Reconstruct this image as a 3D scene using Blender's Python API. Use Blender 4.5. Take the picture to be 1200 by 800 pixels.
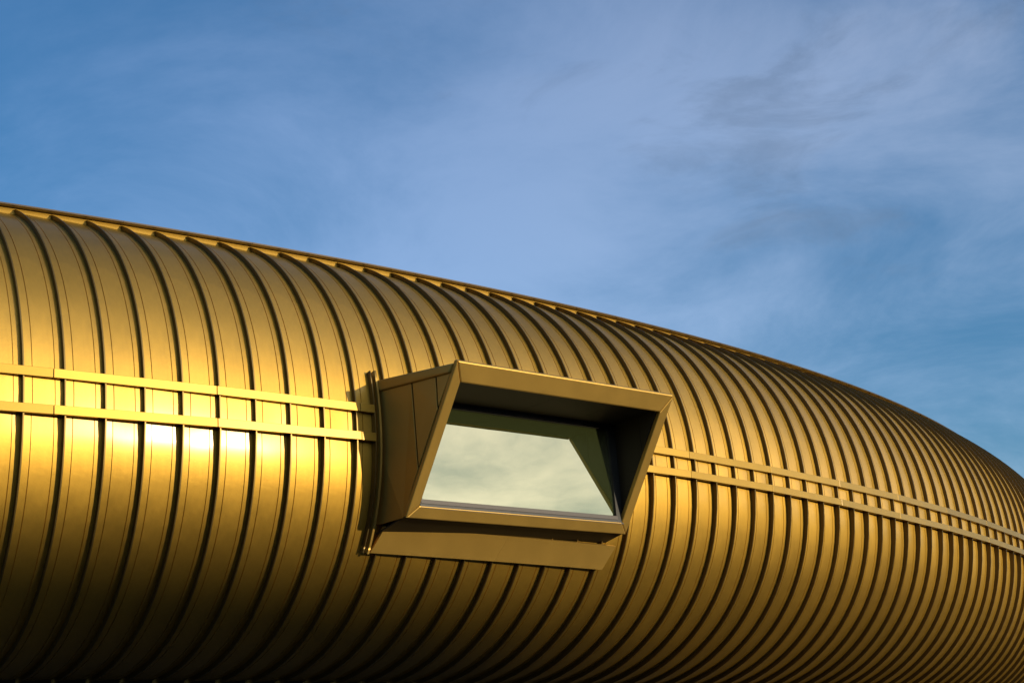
import bpy, bmesh, math, random
import numpy as np
from mathutils import Matrix, Vector

for o in list(bpy.data.objects):
    bpy.data.objects.remove(o)
SC = bpy.context.scene
COL = SC.collection
random.seed(7)
RNG = np.random.default_rng(7)

# ------------------------------------------------------------------ camera
EYE = 1.65
FPX, PITCH, ROLL = 2040.686, 0.27405, 0.08835
cam_d = bpy.data.cameras.new('camera')
cam_d.sensor_width = 36.0
cam_d.lens = FPX / 1200.0 * 36.0
cam_d.clip_start, cam_d.clip_end = 0.1, 9000.0
cam = bpy.data.objects.new('camera', cam_d)
COL.objects.link(cam)
fw = Vector((0, math.cos(PITCH), math.sin(PITCH)))
up = Vector((0, -math.sin(PITCH), math.cos(PITCH)))
rt = Vector((1, 0, 0))
cr, sr = math.cos(ROLL), math.sin(ROLL)
R2, U2 = rt * cr - up * sr, rt * sr + up * cr
M = Matrix.Identity(4)
for k in range(3):
    M[k][0], M[k][1], M[k][2] = R2[k], U2[k], -fw[k]
M[2][3] = EYE
cam.matrix_world = M
SC.camera = cam

# ------------------------------------------------------------------ light
SUN_AZ, SUN_EL = math.radians(112.5), math.radians(4.5)
sun_d = bpy.data.lights.new('sun', 'SUN')
sun_d.energy = 2.0
sun_d.angle = math.radians(0.55)
sun_d.color = (1.0, 0.83, 0.57)
sun = bpy.data.objects.new('sun', sun_d)
COL.objects.link(sun)
to_sun = Vector((math.sin(SUN_AZ) * math.cos(SUN_EL), math.cos(SUN_AZ) * math.cos(SUN_EL), math.sin(SUN_EL)))
sun.rotation_euler = (-to_sun).to_track_quat('-Z', 'Y').to_euler()
sun.location = to_sun * 60

world = bpy.data.worlds.new('World')
SC.world = world
world.use_nodes = True
nt = world.node_tree
for n in list(nt.nodes):
    nt.nodes.remove(n)


def nd(tree, kind, **kw):
    n = tree.nodes.new(kind)
    for k, v in kw.items():
        setattr(n, k, v)
    return n


def math_n(tree, op, a, b=None, c=None, clamp=False):
    n = nd(tree, 'ShaderNodeMath', operation=op, use_clamp=clamp)
    for k, v in enumerate((a, b, c)):
        if v is None:
            continue
        if isinstance(v, (int, float)):
            n.inputs[k].default_value = v
        else:
            tree.links.new(v, n.inputs[k])
    return n.outputs[0]


sky = nd(nt, 'ShaderNodeTexSky', sky_type='NISHITA')
sky.sun_disc = False
sky.sun_elevation = SUN_EL
sky.sun_rotation = SUN_AZ
sky.altitude = 100
sky.air_density = 1.1
sky.dust_density = 0.5
sky.ozone_density = 4.2
tc = nd(nt, 'ShaderNodeTexCoord')
sep = nd(nt, 'ShaderNodeSeparateXYZ')
nt.links.new(tc.outputs['Generated'], sep.inputs[0])
# thin high cloud: the view direction carried up to a flat layer
zz = math_n(nt, 'ADD', math_n(nt, 'MAXIMUM', sep.outputs[2], 0.0), 0.22)
cx = math_n(nt, 'DIVIDE', sep.outputs[0], zz)
cy = math_n(nt, 'DIVIDE', sep.outputs[1], zz)
comb = nd(nt, 'ShaderNodeCombineXYZ')
nt.links.new(cx, comb.inputs[0])
nt.links.new(cy, comb.inputs[1])
CLOUD_OFF = (18.64, 2.39, 0.0)
CLOUD_ROT = math.radians(7)


def cloud_noise(scale, detail, rough, dist, off, stretch, rot=CLOUD_ROT):
    mp = nd(nt, 'ShaderNodeMapping')
    mp.inputs['Location'].default_value = off
    mp.inputs['Rotation'].default_value = (0, 0, rot)
    mp.inputs['Scale'].default_value = stretch
    nt.links.new(comb.outputs[0], mp.inputs[0])
    n = nd(nt, 'ShaderNodeTexNoise')
    n.inputs['Scale'].default_value = scale
    n.inputs['Detail'].default_value = detail
    n.inputs['Roughness'].default_value = rough
    n.inputs['Distortion'].default_value = dist
    nt.links.new(mp.outputs[0], n.inputs['Vector'])
    return n.outputs['Fac']


big = cloud_noise(0.85, 2.0, 0.45, 0.2, CLOUD_OFF, (1.0, 1.0, 1))
fine = cloud_noise(3.2, 9.0, 0.62, 0.4, (CLOUD_OFF[0] + 5.3, CLOUD_OFF[1] - 2.2, 0), (1.0, 1.0, 1))
cov = math_n(nt, 'ADD', math_n(nt, 'MULTIPLY', big, 0.72), math_n(nt, 'MULTIPLY', fine, 0.28))
mr = nd(nt, 'ShaderNodeMapRange', interpolation_type='SMOOTHSTEP')
mr.inputs['From Min'].default_value = 0.42
mr.inputs['From Max'].default_value = 0.65
nt.links.new(cov, mr.inputs['Value'])
cover = math_n(nt, 'MULTIPLY', mr.outputs[0], 0.88)
# the cloud is as bright as the sky behind it is, only paler
bw = nd(nt, 'ShaderNodeRGBToBW')
nt.links.new(sky.outputs[0], bw.inputs[0])
ccol = nd(nt, 'ShaderNodeMixRGB', blend_type='MULTIPLY')
ccol.inputs['Fac'].default_value = 1.0
ccol.inputs['Color2'].default_value = (1.55, 1.85, 2.2, 1)
halfc = nd(nt, 'ShaderNodeMixRGB', blend_type='MIX')
halfc.inputs['Fac'].default_value = 0.45
nt.links.new(bw.outputs[0], halfc.inputs['Color1'])
nt.links.new(sky.outputs[0], halfc.inputs['Color2'])
nt.links.new(halfc.outputs[0], ccol.inputs['Color1'])
# low sunlight scattered forward through the cloud: warm and bright towards the sun
dt = nd(nt, 'ShaderNodeVectorMath', operation='DOT_PRODUCT')
dt.inputs[1].default_value = tuple(to_sun)
nt.links.new(tc.outputs['Generated'], dt.inputs[0])
phase = math_n(nt, 'POWER', math_n(nt, 'MULTIPLY_ADD', dt.outputs['Value'], 0.5, 0.5, clamp=True), 3.0)
wcol = nd(nt, 'ShaderNodeMixRGB', blend_type='MULTIPLY')
wcol.inputs['Fac'].default_value = 1.0
wcol.inputs['Color2'].default_value = (6.6, 5.5, 4.0, 1)
nt.links.new(phase, wcol.inputs['Color1'])
lit = nd(nt, 'ShaderNodeMixRGB', blend_type='ADD')
lit.inputs['Fac'].default_value = 1.0
nt.links.new(ccol.outputs[0], lit.inputs['Color1'])
nt.links.new(wcol.outputs[0], lit.inputs['Color2'])
mixc = nd(nt, 'ShaderNodeMixRGB', blend_type='MIX')
nt.links.new(cover, mixc.inputs['Fac'])
nt.links.new(sky.outputs[0], mixc.inputs['Color1'])
nt.links.new(lit.outputs[0], mixc.inputs['Color2'])
# sparse torn scraps of lower, greyer cloud
SCUD_OFF = (2.0, 7.0, 0)
scud_a = cloud_noise(1.5, 1.0, 0.4, 0.0, SCUD_OFF, (1.0, 1.0, 1), math.radians(1))
scud_b = cloud_noise(6.0, 8.0, 0.62, 0.6, (SCUD_OFF[0] - 4, SCUD_OFF[1] + 3, 0), (1.0, 1.3, 1), math.radians(1))
scud = math_n(nt, 'ADD', math_n(nt, 'MULTIPLY', scud_a, 0.6), math_n(nt, 'MULTIPLY', scud_b, 0.4))
ms = nd(nt, 'ShaderNodeMapRange', interpolation_type='SMOOTHSTEP')
ms.inputs['From Min'].default_value = 0.60
ms.inputs['From Max'].default_value = 0.70
nt.links.new(scud, ms.inputs['Value'])
scol = nd(nt, 'ShaderNodeMixRGB', blend_type='MULTIPLY')
scol.inputs['Fac'].default_value = 1.0
scol.inputs['Color2'].default_value = (1.0, 1.05, 1.12, 1)
nt.links.new(halfc.outputs[0], scol.inputs['Color1'])
mixs = nd(nt, 'ShaderNodeMixRGB', blend_type='MIX')
nt.links.new(math_n(nt, 'MULTIPLY', ms.outputs[0], 0.42), mixs.inputs['Fac'])
nt.links.new(mixc.outputs[0], mixs.inputs['Color1'])
nt.links.new(scol.outputs[0], mixs.inputs['Color2'])
bg = nd(nt, 'ShaderNodeBackground')
bg.inputs['Strength'].default_value = 0.15
nt.links.new(mixs.outputs[0], bg.inputs['Color'])
wo = nd(nt, 'ShaderNodeOutputWorld')
nt.links.new(bg.outputs[0], wo.inputs['Surface'])

# ------------------------------------------------------------------ exposure
SC.view_settings.view_transform = 'Standard'
SC.view_settings.look = 'None'
SC.view_settings.gamma = 1.0
SC.view_settings.use_curve_mapping = False
SC.view_settings.exposure = 0.95
SC.render.engine = 'CYCLES'
SC.render.resolution_x, SC.render.resolution_y = 1024, 682


# ------------------------------------------------------------------ materials
def material(name):
    m = bpy.data.materials.new(name)
    m.use_nodes = True
    return m, m.node_tree, m.node_tree.nodes['Principled BSDF']


def gold(name, base, metallic, rough, vary=0.07, bump=0.0, aniso=0.0, coat=0.0, streak=0.0):
    m, t, b = material(name)
    info = nd(t, 'ShaderNodeObjectInfo')
    tcn = nd(t, 'ShaderNodeTexCoord')
    no = nd(t, 'ShaderNodeTexNoise')
    no.inputs['Scale'].default_value = 2.3
    no.inputs['Detail'].default_value = 5
    no.inputs['Roughness'].default_value = 0.6
    t.links.new(tcn.outputs['Object'], no.inputs['Vector'])
    fine_n = nd(t, 'ShaderNodeTexNoise')
    fine_n.inputs['Scale'].default_value = 90
    fine_n.inputs['Detail'].default_value = 3
    t.links.new(tcn.outputs['Object'], fine_n.inputs['Vector'])
    # each sheet has its own slight shade, with faint soiling over it
    r1 = math_n(t, 'MULTIPLY', math_n(t, 'SUBTRACT', info.outputs['Random'], 0.5), vary * 2)
    r2 = math_n(t, 'MULTIPLY', math_n(t, 'SUBTRACT', no.outputs['Fac'], 0.5), 0.22)
    r3 = math_n(t, 'MULTIPLY', math_n(t, 'SUBTRACT', fine_n.outputs['Fac'], 0.5), 0.10)
    val = math_n(t, 'ADD', math_n(t, 'ADD', math_n(t, 'ADD', r1, r2), r3), 1.0)
    if streak:
        # rain marks running down the sheet
        mp = nd(t, 'ShaderNodeMapping')
        mp.inputs['Scale'].default_value = (9, 9, 0.5)
        t.links.new(tcn.outputs['Object'], mp.inputs[0])
        sn = nd(t, 'ShaderNodeTexNoise')
        sn.inputs['Scale'].default_value = 2.0
        sn.inputs['Detail'].default_value = 4
        t.links.new(mp.outputs[0], sn.inputs['Vector'])
        val = math_n(t, 'ADD', val, math_n(t, 'MULTIPLY', math_n(t, 'SUBTRACT', sn.outputs['Fac'], 0.5), streak))
    mix = nd(t, 'ShaderNodeMixRGB', blend_type='MULTIPLY')
    mix.inputs['Fac'].default_value = 1
    mix.inputs['Color1'].default_value = (*base, 1)
    t.links.new(val, mix.inputs['Color2'])
    t.links.new(mix.outputs[0], b.inputs['Base Color'])
    b.inputs['Metallic'].default_value = metallic
    rr = math_n(t, 'ADD', math_n(t, 'MULTIPLY', math_n(t, 'SUBTRACT', no.outputs['Fac'], 0.5), 0.10), rough)
    t.links.new(rr, b.inputs['Roughness'])
    b.inputs['Coat Weight'].default_value = coat
    b.inputs['Coat Roughness'].default_value = 0.21
    if aniso:
        # rolled sheet: the rolling direction runs up the tube, so the gloss spreads sideways
        geo = nd(t, 'ShaderNodeNewGeometry')
        cr_ = nd(t, 'ShaderNodeVectorMath', operation='CROSS_PRODUCT')
        cr_.inputs[0].default_value = (0, 0, 1)
        t.links.new(geo.outputs['Normal'], cr_.inputs[1])
        t.links.new(cr_.outputs[0], b.inputs['Tangent'])
        b.inputs['Anisotropic'].default_value = aniso
    if bump:
        bp = nd(t, 'ShaderNodeBump')
        bp.inputs['Strength'].default_value = bump
        bp.inputs['Distance'].default_value = 0.02
        t.links.new(no.outputs['Fac'], bp.inputs['Height'])
        t.links.new(bp.outputs[0], b.inputs['Normal'])
    return m


GOLD = (0.475, 0.280, 0.038)
MAT_PANEL = gold('gold_sheet', GOLD, 0.92, 0.52, 0.10, aniso=0.2, coat=0.42, bump=0.2, streak=0.22)
MAT_RIB = gold('gold_rib_shaded', (0.17, 0.115, 0.036), 0.85, 0.42, 0.03)  # gold darkened: shade on the rib sides is put into the base colour
MAT_BAR = gold('gold_bar', (0.34, 0.203, 0.026), 0.92, 0.46, 0.08, coat=0.28)
MAT_BOX = gold('gold_casing', (0.46, 0.282, 0.058), 0.68, 0.45, 0.03, 0.15)
MAT_UP = gold('gold_upstand', GOLD, 0.6, 0.55, 0.03)
MAT_CAP = gold('bronze_cap', (0.06, 0.042, 0.024), 0.5, 0.5, 0.03)
MAT_DARK = gold('dark_frame', (0.012, 0.012, 0.010), 0.0, 0.5, 0.02)
MAT_BEAD = gold('glazing_bead_paint', (0.06, 0.046, 0.036), 0.0, 0.5, 0.02)
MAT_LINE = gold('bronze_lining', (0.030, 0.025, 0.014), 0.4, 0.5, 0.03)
MAT_SHELL = gold('shell_membrane', (0.03, 0.028, 0.025), 0.0, 0.8, 0.02)
MAT_BASE = gold('base_concrete', (0.022, 0.021, 0.020), 0.0, 0.85, 0.02)

m, t, b = material('coated_glass')
b.inputs['Base Color'].default_value = (0.035, 0.045, 0.016, 1)
b.inputs['Roughness'].default_value = 0.012
b.inputs['IOR'].default_value = 4.6
b.inputs['Specular Tint'].default_value = (1.0, 0.86, 0.52, 1)
tcn = nd(t, 'ShaderNodeTexCoord')
gn = nd(t, 'ShaderNodeTexNoise')
gn.inputs['Scale'].default_value = 0.9
t.links.new(tcn.outputs['Object'], gn.inputs['Vector'])
gb = nd(t, 'ShaderNodeBump')
gb.inputs['Strength'].default_value = 0.06
gb.inputs['Distance'].default_value = 0.02
t.links.new(gn.outputs['Fac'], gb.inputs['Height'])
t.links.new(gb.outputs[0], b.inputs['Normal'])
MAT_GLASS = m

m, t, b = material('ground_asphalt')
gn = nd(t, 'ShaderNodeTexNoise')
gn.inputs['Scale'].default_value = 0.35
gn.inputs['Detail'].default_value = 8
tcn = nd(t, 'ShaderNodeTexCoord')
t.links.new(tcn.outputs['Object'], gn.inputs['Vector'])
rp = nd(t, 'ShaderNodeValToRGB')
rp.color_ramp.elements[0].color = (0.022, 0.021, 0.019, 1)
rp.color_ramp.elements[1].color = (0.050, 0.046, 0.040, 1)
t.links.new(gn.outputs['Fac'], rp.inputs[0])
t.links.new(rp.outputs[0], b.inputs['Base Color'])
b.inputs['Roughness'].default_value = 0.9
MAT_GROUND = m

m, t, b = material('blocker_grass')  # grass for the added out-of-view bank that blocks the sun
gn = nd(t, 'ShaderNodeTexNoise')
gn.inputs['Scale'].default_value = 0.6
gn.inputs['Detail'].default_value = 8
tcn = nd(t, 'ShaderNodeTexCoord')
t.links.new(tcn.outputs['Object'], gn.inputs['Vector'])
rp = nd(t, 'ShaderNodeValToRGB')
rp.color_ramp.elements[0].color = (0.025, 0.035, 0.012, 1)
rp.color_ramp.elements[1].color = (0.070, 0.075, 0.028, 1)
t.links.new(gn.outputs['Fac'], rp.inputs[0])
t.links.new(rp.outputs[0], b.inputs['Base Color'])
b.inputs['Roughness'].default_value = 0.95
MAT_GRASS = m
BLOCKER_H = 11.8

# ------------------------------------------------------------------ shape of the tube
L = 0.5                      # pitch of the standing seams
PH0, RAD, KCUR = 0.62133, 61.4636, 0.01099
PX, PY, ZC = -5.31809, 19.81989, 5.52961 + EYE
TA, TB_, TN = 3.35184, 3.08605, 2.15461
TB1, TB2, Z1 = -0.0006, 0.00987, -0.20716
T_RIDGE, T_LOW = 1.062, -1.52
I0, I1 = -9, 80              # first and last seam


def pw(c):
    return math.copysign(abs(c) ** (2 / TN), c)


def heading(s):
    return PH0 + s / RAD + 0.5 * KCUR * s * s / RAD


_N = 1200
_S = np.linspace(I0 * L - 3, I1 * L + 3, _N)
_H = PH0 + _S / RAD + 0.5 * KCUR * _S * _S / RAD
_dx = np.concatenate([[0], np.cumsum((np.cos(_H[1:]) + np.cos(_H[:-1])) * 0.5 * np.diff(_S))])
_dy = np.concatenate([[0], np.cumsum((np.sin(_H[1:]) + np.sin(_H[:-1])) * 0.5 * np.diff(_S))])
_dx = _dx - np.interp(0, _S, _dx) + PX
_dy = _dy - np.interp(0, _S, _dy) + PY


def tube(i, t, lift=0.0):
    """Point of the cladding at seam coordinate i and section angle t, lifted along the section's normal."""
    s = i * L
    h = heading(s)
    bb = TB_ * (1 + TB1 * s / 10 + TB2 * (s / 10) ** 2)
    e = 1e-3
    o0, z0 = TA * (pw(math.cos(t)) - 1), bb * pw(math.sin(t))
    oa, za = TA * (pw(math.cos(t - e)) - 1), bb * pw(math.sin(t - e))
    ob, zb = TA * (pw(math.cos(t + e)) - 1), bb * pw(math.sin(t + e))
    do, dz = ob - oa, zb - za
    ln = math.hypot(do, dz)
    o = o0 + lift * dz / ln
    z = ZC + Z1 * s / 10 + z0 - lift * do / ln
    x, y = float(np.interp(s, _S, _dx)), float(np.interp(s, _S, _dy))
    return Vector((x + o * math.sin(h), y - o * math.cos(h), z))


def band_hi(i):     # top edge of the upper bar
    return float(np.interp(i, [-9, 0, 20, 40, 80], [0.051, 0.0455, 0.0345, 0.027, 0.012]))


def band_lo(i):     # bottom edge of the lower bar
    return float(np.interp(i, [-9, 0, 8, 20, 27, 33, 80], [-0.113, -0.1065, -0.094, -0.079, -0.083, -0.093, -0.093]))


# ------------------------------------------------------------------ helpers
BASE = tube(12, T_LOW)
BASE = Vector((BASE.x, BASE.y, 0.0))


def mesh_obj(name, verts, faces, mat, parent=None, origin=None, smooth=False, sharp=None):
    org = Vector(origin) if origin is not None else BASE
    me = bpy.data.meshes.new(name)
    me.from_pydata([tuple(Vector(v) - org) for v in verts], [], faces)
    bm = bmesh.new()
    bm.from_mesh(me)
    bmesh.ops.recalc_face_normals(bm, faces=bm.faces) if sharp is None else None
    bm.to_mesh(me)
    bm.free()
    if smooth:
        me.polygons.foreach_set('use_smooth', [True] * len(me.polygons))
        if sharp:
            for e in me.edges:
                if sharp(e.vertices[0], e.vertices[1]):
                    e.use_edge_sharp = True
    me.materials.append(mat)
    me.update()
    o = bpy.data.objects.new(name, me)
    COL.objects.link(o)
    if parent is not None:
        o.parent = parent
        # place the child so that its mesh origin stays at org
        pl = Vector(parent.get('_org', (0, 0, 0)))
        o.location = org - pl
    else:
        o.location = org
    o['_org'] = tuple(org)
    return o


def bevel(o, w, seg=2):
    md = o.modifiers.new('bevel', 'BEVEL')
    md.width = w
    md.segments = seg
    md.limit_method = 'ANGLE'
    md.angle_limit = math.radians(30)
    return o


def prism(name, poly, vec, mat, parent, bv=0.0):
    """A convex polygon pushed along vec into a solid."""
    n = len(poly)
    vec = Vector(vec)
    vs = [Vector(p) for p in poly] + [Vector(p) + vec for p in poly]
    fs = [tuple(range(n)), tuple(range(2 * n - 1, n - 1, -1))]
    fs += [(k, (k + 1) % n, n + (k + 1) % n, n + k) for k in range(n)]
    c = sum((v for v in vs), Vector()) / len(vs)
    o = mesh_obj(name, vs, fs, mat, parent, c)
    if bv:
        bevel(o, bv)
    return o


# ------------------------------------------------------------------ ground
gv = [(-4000, -4000, 0), (4000, -4000, 0), (4000, 4000, 0), (-4000, 4000, 0)]
ground = mesh_obj('ground', gv, [(0, 1, 2, 3)], MAT_GROUND, None, (0, 0, 0))
ground['kind'] = 'structure'
ground['label'] = 'dark asphalt ground in front of the gold building'
ground['category'] = 'ground'

# added, unseen earth bank behind the photographer, crest shaped to shade the tube's foot
BLOCKER_D = 90.0
hv, hf = [], []
hx = Vector((to_sun.x, to_sun.y, 0)).normalized()
hy = Vector((-hx.y, hx.x, 0))
hc = Vector((0, 22, 0)) + hx * BLOCKER_D
rows = np.linspace(-1, 1, 13)
along = np.arange(-160, 161, 4.0)
for y_ in along:
    crest = BLOCKER_H - 2.0 * math.tanh((y_ - 1) / 8) + 0.35 * math.sin(y_ * 0.11 + 1.0) + 0.22 * math.sin(y_ * 0.31)
    for r_ in rows:
        p = hc + hy * y_ + hx * (r_ * 26)
        hv.append((p.x, p.y, max(0.0, crest) * 0.5 * (1 + math.cos(math.pi * r_)) - 0.05))
for a in range(len(along) - 1):
    for c in range(12):
        k = a * 13 + c
        hf.append((k, k + 1, k + 14, k + 13))
sun_blocker_hill = mesh_obj('sun_blocker_hill', hv, hf, MAT_GRASS, None, (0, 0, 0), True)
sun_blocker_hill['kind'] = 'structure'

# ------------------------------------------------------------------ the building
bld = bpy.data.objects.new('tube_building', None)
bld.location = BASE
bld['_org'] = tuple(BASE)
bld['label'] = 'curved tube-shaped building clad in ribbed gold metal sheet with projecting window'
bld['category'] = 'building'
COL.objects.link(bld)

# body behind the cladding: a closed tube with a flat roof
verts, faces = [], []
ts = np.linspace(T_LOW, T_RIDGE, 22)
cols = list(range(I0, I1 + 1, 1))
for i in cols:
    h = heading(i * L)
    nrm = Vector((math.sin(h), -math.cos(h), 0))
    ring = [tube(i, float(t_), -0.075) for t_ in ts]
    ax = tube(i, 0.0) - nrm * TA
    back = []
    for p in reversed(ring):
        d = (p - ax).dot(nrm)
        back.append(p - nrm * (2 * d))
    verts += ring + back
m_ = 2 * len(ts)
for c in range(len(cols) - 1):
    for k in range(m_):
        a, b_ = c * m_ + k, c * m_ + (k + 1) % m_
        faces.append((a, b_, b_ + m_, a + m_))
faces.append(tuple(range(m_)))
faces.append(tuple(range((len(cols) - 1) * m_, len(cols) * m_)))
mesh_obj('shell', verts, faces, MAT_SHELL, bld)

# set-back wall that carries the tube
verts, faces = [], []
for i in cols:
    h = heading(i * L)
    nrm = Vector((math.sin(h), -math.cos(h), 0))
    ax = tube(i, 0.0) - nrm * TA
    zt = tube(i, T_LOW).z + 0.12
    for d in (0.1, -1.4):
        p = ax + nrm * d
        verts += [Vector((p.x, p.y, 0)), Vector((p.x, p.y, zt))]
for c in range(len(cols) - 1):
    for a, b_ in ((0, 1), (1, 3), (3, 2), (2, 0)):
        faces.append((c * 4 + a, c * 4 + b_, c * 4 + 4 + b_, c * 4 + 4 + a))
e_ = (len(cols) - 1) * 4
faces += [(0, 1, 3, 2), (e_, e_ + 1, e_ + 3, e_ + 2)]
mesh_obj('base_wall', verts, faces, MAT_BASE, bld)

# cladding sheets: above, between and below the two bars
W_COL = [0.016, 0.220, 0.224, 0.240, 0.244, 0.37, 0.51, 0.65, 0.774, 0.778, 0.794, 0.798, 0.984]
GROOVE = [0, 0, -0.010, -0.010, 0, 0, 0, 0, 0, -0.010, -0.010, 0, 0]
nc = len(W_COL)


def sheet(i, t0f, t1f, steps, tuck=0.0):
    ph = RNG.uniform(0, 6.28, 3)
    amp = RNG.uniform(-0.0065, 0.0065, 2)
    tilt = RNG.normal(0, 0.0008)
    vs, fs = [], []
    for r in range(steps + 1):
        f = r / steps
        for c, w in enumerate(W_COL):
            ii = i + w
            tt = t0f(ii) + (t1f(ii) - t0f(ii)) * f
            belly = 4 * w * (1 - w) * (amp[0] * math.sin(5.1 * tt + ph[0]) + amp[1] * math.sin(11.3 * tt + ph[1]))
            in_ = tuck * math.exp(-(t1f(ii) - tt) / 0.15)
            vs.append(tube(ii, tt, GROOVE[c] + belly - in_ + tilt * (w - 0.5) * 4 - 0.025 * (w - 0.5)))
    for r in range(steps):
        for c in range(nc - 1):
            a = r * nc + c
            fs.append((a, a + 1, a + nc + 1, a + nc))
    flat = set((4, 5, 6, 7))

    def is_sharp(a, b2):
        # joints run up the sheet: hard along the grooves only
        return a % nc == b2 % nc and (a % nc) in (1, 2, 3, 4, 8, 9, 10, 11)
    org = tube(i + 0.5, (t0f(i) + t1f(i)) / 2)
    mesh_obj('cladding_sheet', vs, fs, MAT_PANEL, bld, org, True, is_sharp)


for i in range(I0, I1):
    sheet(i, lambda x: T_LOW, lambda x: band_lo(x) + 0.006, 22, 0.036)
    sheet(i, lambda x: band_lo(x) + 0.008, lambda x: band_hi(x) - 0.004, 2)
    sheet(i, lambda x: band_hi(x) - 0.002, lambda x: T_RIDGE, 18)

# standing ribs between the sheets
RIB_H, RIB_W = 0.050, 0.017 / L
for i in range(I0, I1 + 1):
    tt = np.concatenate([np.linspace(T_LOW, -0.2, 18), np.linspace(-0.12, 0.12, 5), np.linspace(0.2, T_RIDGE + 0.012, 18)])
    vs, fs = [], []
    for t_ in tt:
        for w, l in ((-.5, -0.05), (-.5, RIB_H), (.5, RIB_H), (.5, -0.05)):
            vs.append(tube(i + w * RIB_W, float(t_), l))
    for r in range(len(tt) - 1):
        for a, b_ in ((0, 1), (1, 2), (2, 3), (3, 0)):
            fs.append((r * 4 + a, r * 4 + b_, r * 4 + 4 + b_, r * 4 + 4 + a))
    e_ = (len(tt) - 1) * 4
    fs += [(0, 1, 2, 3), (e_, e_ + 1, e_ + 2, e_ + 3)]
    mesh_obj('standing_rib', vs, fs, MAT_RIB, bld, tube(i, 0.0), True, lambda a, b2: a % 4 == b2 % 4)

# the two bars, in straight lengths of four bays
BAR_T = 0.0345              # height of a bar as section angle (about 0.12 m)
BOX_L, BOX_R = 8.56, 17.3   # where the window box interrupts them


def bar(ia, ib, low):
    tm = (lambda i: band_lo(i) + BAR_T / 2) if low else (lambda i: band_hi(i) - BAR_T / 2)
    a = tube(ia, tm(ia), 0.0)
    b2 = tube(ib, tm(ib), 0.0)
    h = heading((ia + ib) / 2 * L)
    nrm = Vector((math.sin(h), -math.cos(h), 0))
    d = (b2 - a).normalized()
    nrm = nrm + Vector((0, 0, RNG.normal(-0.025, 0.015))) 
    nrm = (nrm - d * nrm.dot(d)).normalized()
    upv = nrm.cross(d)
    if upv.z < 0:
        upv = -upv
    a, b2 = a + d * 0.003, b2 - d * 0.003
    hh = 0.056
    f, k = 0.076, 0.008
    poly = []
    for o_, u_ in ((k, -hh), (f, -hh), (f, hh), (k, hh)):
        poly.append(a + nrm * o_ + upv * u_)
    ob = prism('band_bar', poly, b2 - a, MAT_BAR, bld, 0.004)
    return ob


for low in (False, True):
    edges = [-8.6, -4.45, -0.3, 3.9, 8.1, BOX_L]
    for a, b_ in zip(edges[:-1], edges[1:]):
        bar(a, b_, low)
    e = BOX_R
    while e < I1 - 1:
        n_ = min(e + (3.4 if e == BOX_R else 4.2), I1)
        bar(e, n_, low)
        e = n_

# ridge: an upstand facing out, a shadow gap and a projecting cap
k = I0
while k < I1:
    e = min(k + 4, I1)
    st = [k + (e - k) * q_ / 4 for q_ in range(5)]

    def ridge(name, prof, mat, lap=0.004):
        vs, fs = [], []
        for n_, i in enumerate(st):
            ii = i + (lap if n_ == 0 else (-lap if n_ == 4 else 0))
            h = heading(ii * L)
            nrm = Vector((math.sin(h), -math.cos(h), 0))
            p = tube(ii, T_RIDGE)
            for o_, z_ in prof:
                vs.append(p + nrm * o_ + Vector((0, 0, z_)))
        q2 = len(prof)
        for n_ in range(len(st) - 1):
            for a in range(q2):
                b2 = (a + 1) % q2
                fs.append((n_ * q2 + a, n_ * q2 + b2, n_ * q2 + q2 + b2, n_ * q2 + q2 + a))
        fs += [tuple(range(q2)), tuple(range(4 * q2, 5 * q2))]
        mesh_obj(name, vs, fs, mat, bld, tube(k + 2, T_RIDGE))
    ridge('ridge_upstand', [(0.0, -0.03), (-0.014, 0.035), (-0.026, 0.036), (-0.040, 0.085), (-0.16, 0.085), (-0.16, -0.03)], MAT_UP)
    ridge('ridge_cap', [(0.065, 0.088), (0.065, 0.108), (-0.5, 0.14), (-0.5, 0.088)], MAT_CAP)
    k = e

# ------------------------------------------------------------------ projecting window
IW = 12.5
AW = heading(IW * L) + 0.053
WO = tube(IW, 0.0)
WT = Vector((math.cos(AW), math.sin(AW), 0))
WU = Vector((math.sin(AW), -math.cos(AW), 0))
WZ = Vector((0, 0, 1))


def Wp(u, o, z):
    return WO + WT * u + WU * o + WZ * z


U0T, U1T, U0B, U1B = -1.717, 2.476, -1.797, 2.387
ZT, ZB, OB, OT, OP = 0.474, -1.366, 0.201, 1.338, 0.256
HF = math.hypot(ZT - ZB, OT - OB)
LEAN = Vector((0, (OT - OB) / HF, (ZT - ZB) / HF))      # up the front face, in (u, o, z)
NRM = Vector((0, LEAN.z, -LEAN.y))                       # out of the front face


def F(s, h):
    """Front face: s metres in from the left (negative: in from the right), h metres up from the bottom."""
    q_ = h / HF
    u = (U0B + (U0T - U0B) * q_ + s) if s >= 0 else (U1B + (U1T - U1B) * q_ + s)
    return Vector((u, OB, ZB)) + LEAN * h


def wv(v):
    return Wp(v.x, v.y, v.z)


def wdir(v):
    return WT * v.x + WU * v.y + WZ * v.z


E0 = 1e-6
FT, FS, FB = 0.283, 0.166, 0.180
win = prism('projecting_window', [Wp(U0T + 0.03, -0.5, ZT + 0.05), Wp(U1T - 0.03, -0.5, ZT + 0.05), Wp(U1T - 0.03, OT - 0.10, ZT - 0.045), Wp(U0T + 0.03, OT - 0.10, ZT - 0.045)],
            (0, 0, 0.03), MAT_BOX, bld)

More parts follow.
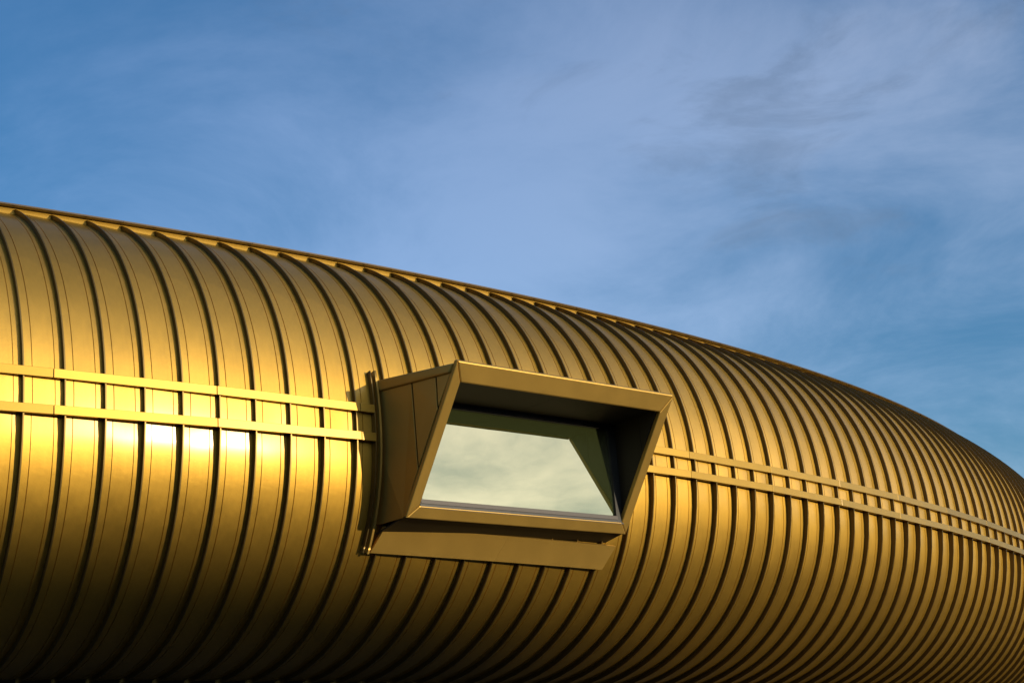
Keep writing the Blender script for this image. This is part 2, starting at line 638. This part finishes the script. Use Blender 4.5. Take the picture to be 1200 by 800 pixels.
# four mitred rails of the front frame, folded metal 70 mm deep
g = 0.0012
rails = [
    [F(E0, HF), F(-E0, HF), F(-FS, HF - FT), F(FS, HF - FT)],
    [F(E0, 0), F(FS, FB), F(-FS, FB), F(-E0, 0)],
    [F(E0, g), F(E0, HF - g), F(FS, HF - FT - g), F(FS, FB + g)],
    [F(-E0, g), F(-FS, FB + g), F(-FS, HF - FT - g), F(-E0, HF - g)],
]
for k, poly in enumerate(rails):
    dv = NRM * (-0.07)
    off = NRM * (0.004 if k < 2 else 0.0)
    prism('frame_rail', [wv(p + off) for p in poly], wdir(dv), MAT_BOX, win, 0.016 if k else 0.022)


def clip(poly, a, b_, c):
    """Keep the side a*o + b*z <= c of a polygon in (o, z)."""
    out = []
    for k in range(len(poly)):
        p, q_ = poly[k], poly[(k + 1) % len(poly)]
        fp, fq = a * p[0] + b_ * p[1] - c, a * q_[0] + b_ * q_[1] - c
        if fp <= 0:
            out.append(p)
        if (fp < 0) != (fq < 0) and abs(fp - fq) > 1e-9:
            s = fp / (fp - fq)
            out.append((p[0] + (q_[0] - p[0]) * s, p[1] + (q_[1] - p[1]) * s))
    return out


# side cheeks: three sheets each, with open joints
slope = (OT - OB) / (ZT - ZB)
for side in (0, 1):
    def uu(z, o=1.3):
        q_ = (z - ZB) / (ZT - ZB)
        back = max(0.0, (1.3 - o) / 1.5) * q_
        if side == 0:
            return U0B + (U0T - U0B) * q_ + 0.012 - 0.17 * back
        return U1B + (U1T - U1B) * q_ - 0.012
    for o0, o1 in ((-0.45, 0.49), (0.515, 0.92), (0.945, 1.5)):
        top = 0.30
        poly = [(o0, ZB + 0.015), (o1, ZB + 0.015), (o1, ZT + 0.04 - 0.02 - o1 * 0.0), (o0, ZT + 0.02)]
        # behind the front frame
        poly = clip(poly, 1.0, -slope, OB - slope * ZB - 0.075)
        poly = clip(poly, 0.07, 1.0, ZT - 0.13 + 0.07 * 1.2)
        if len(poly) < 3:
            continue
        prism('side_sheet', [Wp(uu(z, o), o, z) for o, z in poly], WT * (0.02 if side == 0 else -0.02), MAT_BOX, win, 0.003)
    bk = clip([(-0.45, ZB + 0.05), (1.4, ZB + 0.05), (1.4, ZT - 0.1), (-0.45, ZT - 0.1)], 1.0, -slope, OB - slope * ZB - 0.10)
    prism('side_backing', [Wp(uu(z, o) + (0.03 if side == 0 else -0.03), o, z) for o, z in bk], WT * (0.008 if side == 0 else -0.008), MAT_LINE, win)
    # folded trim along the top of the cheek
    sg = -1 if side == 0 else 1
    tp = [(-0.45, ZT + 0.09), (OT - 0.07, ZT - 0.018), (OT - 0.15, ZT - 0.135), (-0.45, ZT - 0.075)]
    tr = prism('roof_trim', [Wp(uu(z, o) + sg * 0.03, o, z) for o, z in tp], WT * (-sg * 0.07), MAT_BOX, win, 0.02)
    # upright flashing that follows the tube where the cheek meets the ribs
    fi = 8.68 if side == 0 else 17.62
    for wd, ht, dx in ((0.030, 0.095, 0.0), (0.016, 0.070, -0.13 if side == 0 else 0.13)):
        tt = np.linspace(-0.555 if side == 0 else -0.33, 0.178, 22)
        vs, fs = [], []
        for t_ in tt:
            for w, l in ((-.5, -0.03), (-.5, ht), (.5, ht), (.5, -0.03)):
                vs.append(tube(fi + dx + w * wd / L, float(t_), l))
        for r in range(len(tt) - 1):
            for a, b_ in ((0, 1), (1, 2), (2, 3), (3, 0)):
                fs.append((r * 4 + a, r * 4 + b_, r * 4 + 4 + b_, r * 4 + 4 + a))
        e_ = (len(tt) - 1) * 4
        fs += [(0, 1, 2, 3), (e_, e_ + 1, e_ + 2, e_ + 3)]
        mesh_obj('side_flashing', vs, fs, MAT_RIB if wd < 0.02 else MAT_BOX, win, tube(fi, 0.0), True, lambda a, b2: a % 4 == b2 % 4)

# underside and the apron below it
prism('underside', [Wp(U0B + 0.02, OB - 0.045, ZB + 0.02), Wp(U1B - 0.02, OB - 0.045, ZB + 0.02), Wp(U1B - 0.02, -0.45, ZB - 0.10), Wp(U0B + 0.02, -0.45, ZB - 0.10)],
      (0, 0, 0.02), MAT_LINE, win)
ia, ib = 8.74, 17.20
for n_ in range(2):
    A, Bq = ia + (ib - ia) * n_ / 2 + (0.004 if n_ else 0), ia + (ib - ia) * (n_ + 1) / 2
    vs, fs = [], []
    st = np.linspace(A, Bq, 8)
    T1, T0 = -0.43, -0.55
    for i in st:
        x = (i - ia) / (ib - ia)
        for t_, l in ((T0, 0.072), (T0, 0.090), (T1, 0.112), (T1, 0.05)):
            sh = (0.27 if t_ == T1 else 0.0)
            vs.append(tube(i + sh, t_, l))
    for r in range(len(st) - 1):
        for a, b_ in ((0, 1), (1, 2), (2, 3), (3, 0)):
            fs.append((r * 4 + a, r * 4 + b_, r * 4 + 4 + b_, r * 4 + 4 + a))
    e_ = (len(st) - 1) * 4
    fs += [(0, 1, 2, 3), (e_, e_ + 1, e_ + 2, e_ + 3)]
    mesh_obj('apron_flashing', vs, fs, MAT_BOX, win, tube((A + Bq) / 2, T0))

# the recess: soffit boards, jambs, sill and the glazing
ui0, ui1 = -1.60, 2.262
zt_f = (F(FS, HF - FT)).z
ot_f = (F(FS, HF - FT)).y
zs_b = 0.245
for a, b_ in ((ui0 - 0.05, 0.30), (0.304, 1.45), (1.454, ui1 + 0.10)):
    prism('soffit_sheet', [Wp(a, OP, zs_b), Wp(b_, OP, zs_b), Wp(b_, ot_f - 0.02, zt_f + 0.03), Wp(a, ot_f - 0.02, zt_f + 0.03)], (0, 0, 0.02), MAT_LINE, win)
for s_ in (0, 1):
    u_ = ui0 - 0.01 if s_ == 0 else ui1 + 0.01
    for o0, o1 in ((OP, 0.78), (0.785, 1.5)):
        poly = [(o0, ZB + 0.1), (o1, ZB + 0.1), (o1, zt_f + 0.035), (o0, zt_f + 0.035)]
        poly = clip(poly, 1.0, -slope, OB - slope * ZB - 0.078)
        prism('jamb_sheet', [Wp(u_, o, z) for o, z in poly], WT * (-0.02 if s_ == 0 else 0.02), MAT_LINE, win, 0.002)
zs = F(FS, FB).z
prism('sill', [Wp(ui0, 0.288, zs + 0.012), Wp(ui1, 0.288, zs + 0.012), Wp(ui1, 0.215, zs + 0.056), Wp(ui0, 0.215, zs + 0.056)], (0, 0, -0.006), MAT_BOX, win)
prism('glazing_bead', [Wp(ui0, OP + 0.042, zs + 0.034), Wp(ui1 - 0.11, OP + 0.042, zs + 0.034), Wp(ui1 - 0.11, OP + 0.042, zs + 0.092), Wp(ui0, OP + 0.042, zs + 0.092)], WU * (-0.03), MAT_BEAD, win, 0.004)
# dark glazing frame with rounded inner corners, then the pane
pu0, pu1, pz0, pz1 = ui0 + 0.03, ui1 - 0.13, zs + 0.085, 0.165
outer = [(ui0 - 0.01, zs - 0.02), (ui1 + 0.01, zs - 0.02), (ui1 + 0.01, zs_b + 0.02), (ui0 - 0.01, zs_b + 0.02)]


def rounded(x0, x1, z0, z1, rad, n_=6, lower=0.05):
    pts = []
    lo = lower
    for cx_, cz_, a0, r in ((x0 + lo, z0 + lo, 180, lo), (x1 - lo, z0 + lo, 270, lo), (x1 - rad, z1 - rad, 0, rad), (x0 + rad, z1 - rad, 90, rad)):
        for k in range(n_):
            a = math.radians(a0 + 90 * k / (n_ - 1))
            pts.append((cx_ + r * math.cos(a), cz_ + r * math.sin(a)))
    return pts


inner = rounded(pu0, pu1, pz0, pz1, 0.05, lower=0.012)
nI = len(inner)
out2 = []
per = nI // 4
for k in range(nI):
    out2.append(outer[k // per])
vs, fs = [], []
for o_ in (OP + 0.035, OP - 0.03):
    vs += [Wp(x, o_, z) for x, z in inner] + [Wp(x, o_, z) for x, z in out2]
for k in range(nI):
    n2 = (k + 1) % nI
    fs.append((k, n2, nI + n2, nI + k))
    fs.append((2 * nI + k, 3 * nI + k, 3 * nI + n2, 2 * nI + n2))
    fs.append((k, 2 * nI + k, 2 * nI + n2, n2))
mesh_obj('glazing_frame', vs, fs, MAT_DARK, win, Wp(0.3, OP, -0.5))
prism('glass_pane', [Wp(pu0 - 0.02, OP, pz0 - 0.02), Wp(pu1 + 0.02, OP, pz0 - 0.02), Wp(pu1 + 0.02, OP, pz1 + 0.02), Wp(pu0 - 0.02, OP, pz1 + 0.02)], WU * (-0.024), MAT_GLASS, win)

for o in bpy.data.objects:
    if '_org' in o:
        del o['_org']
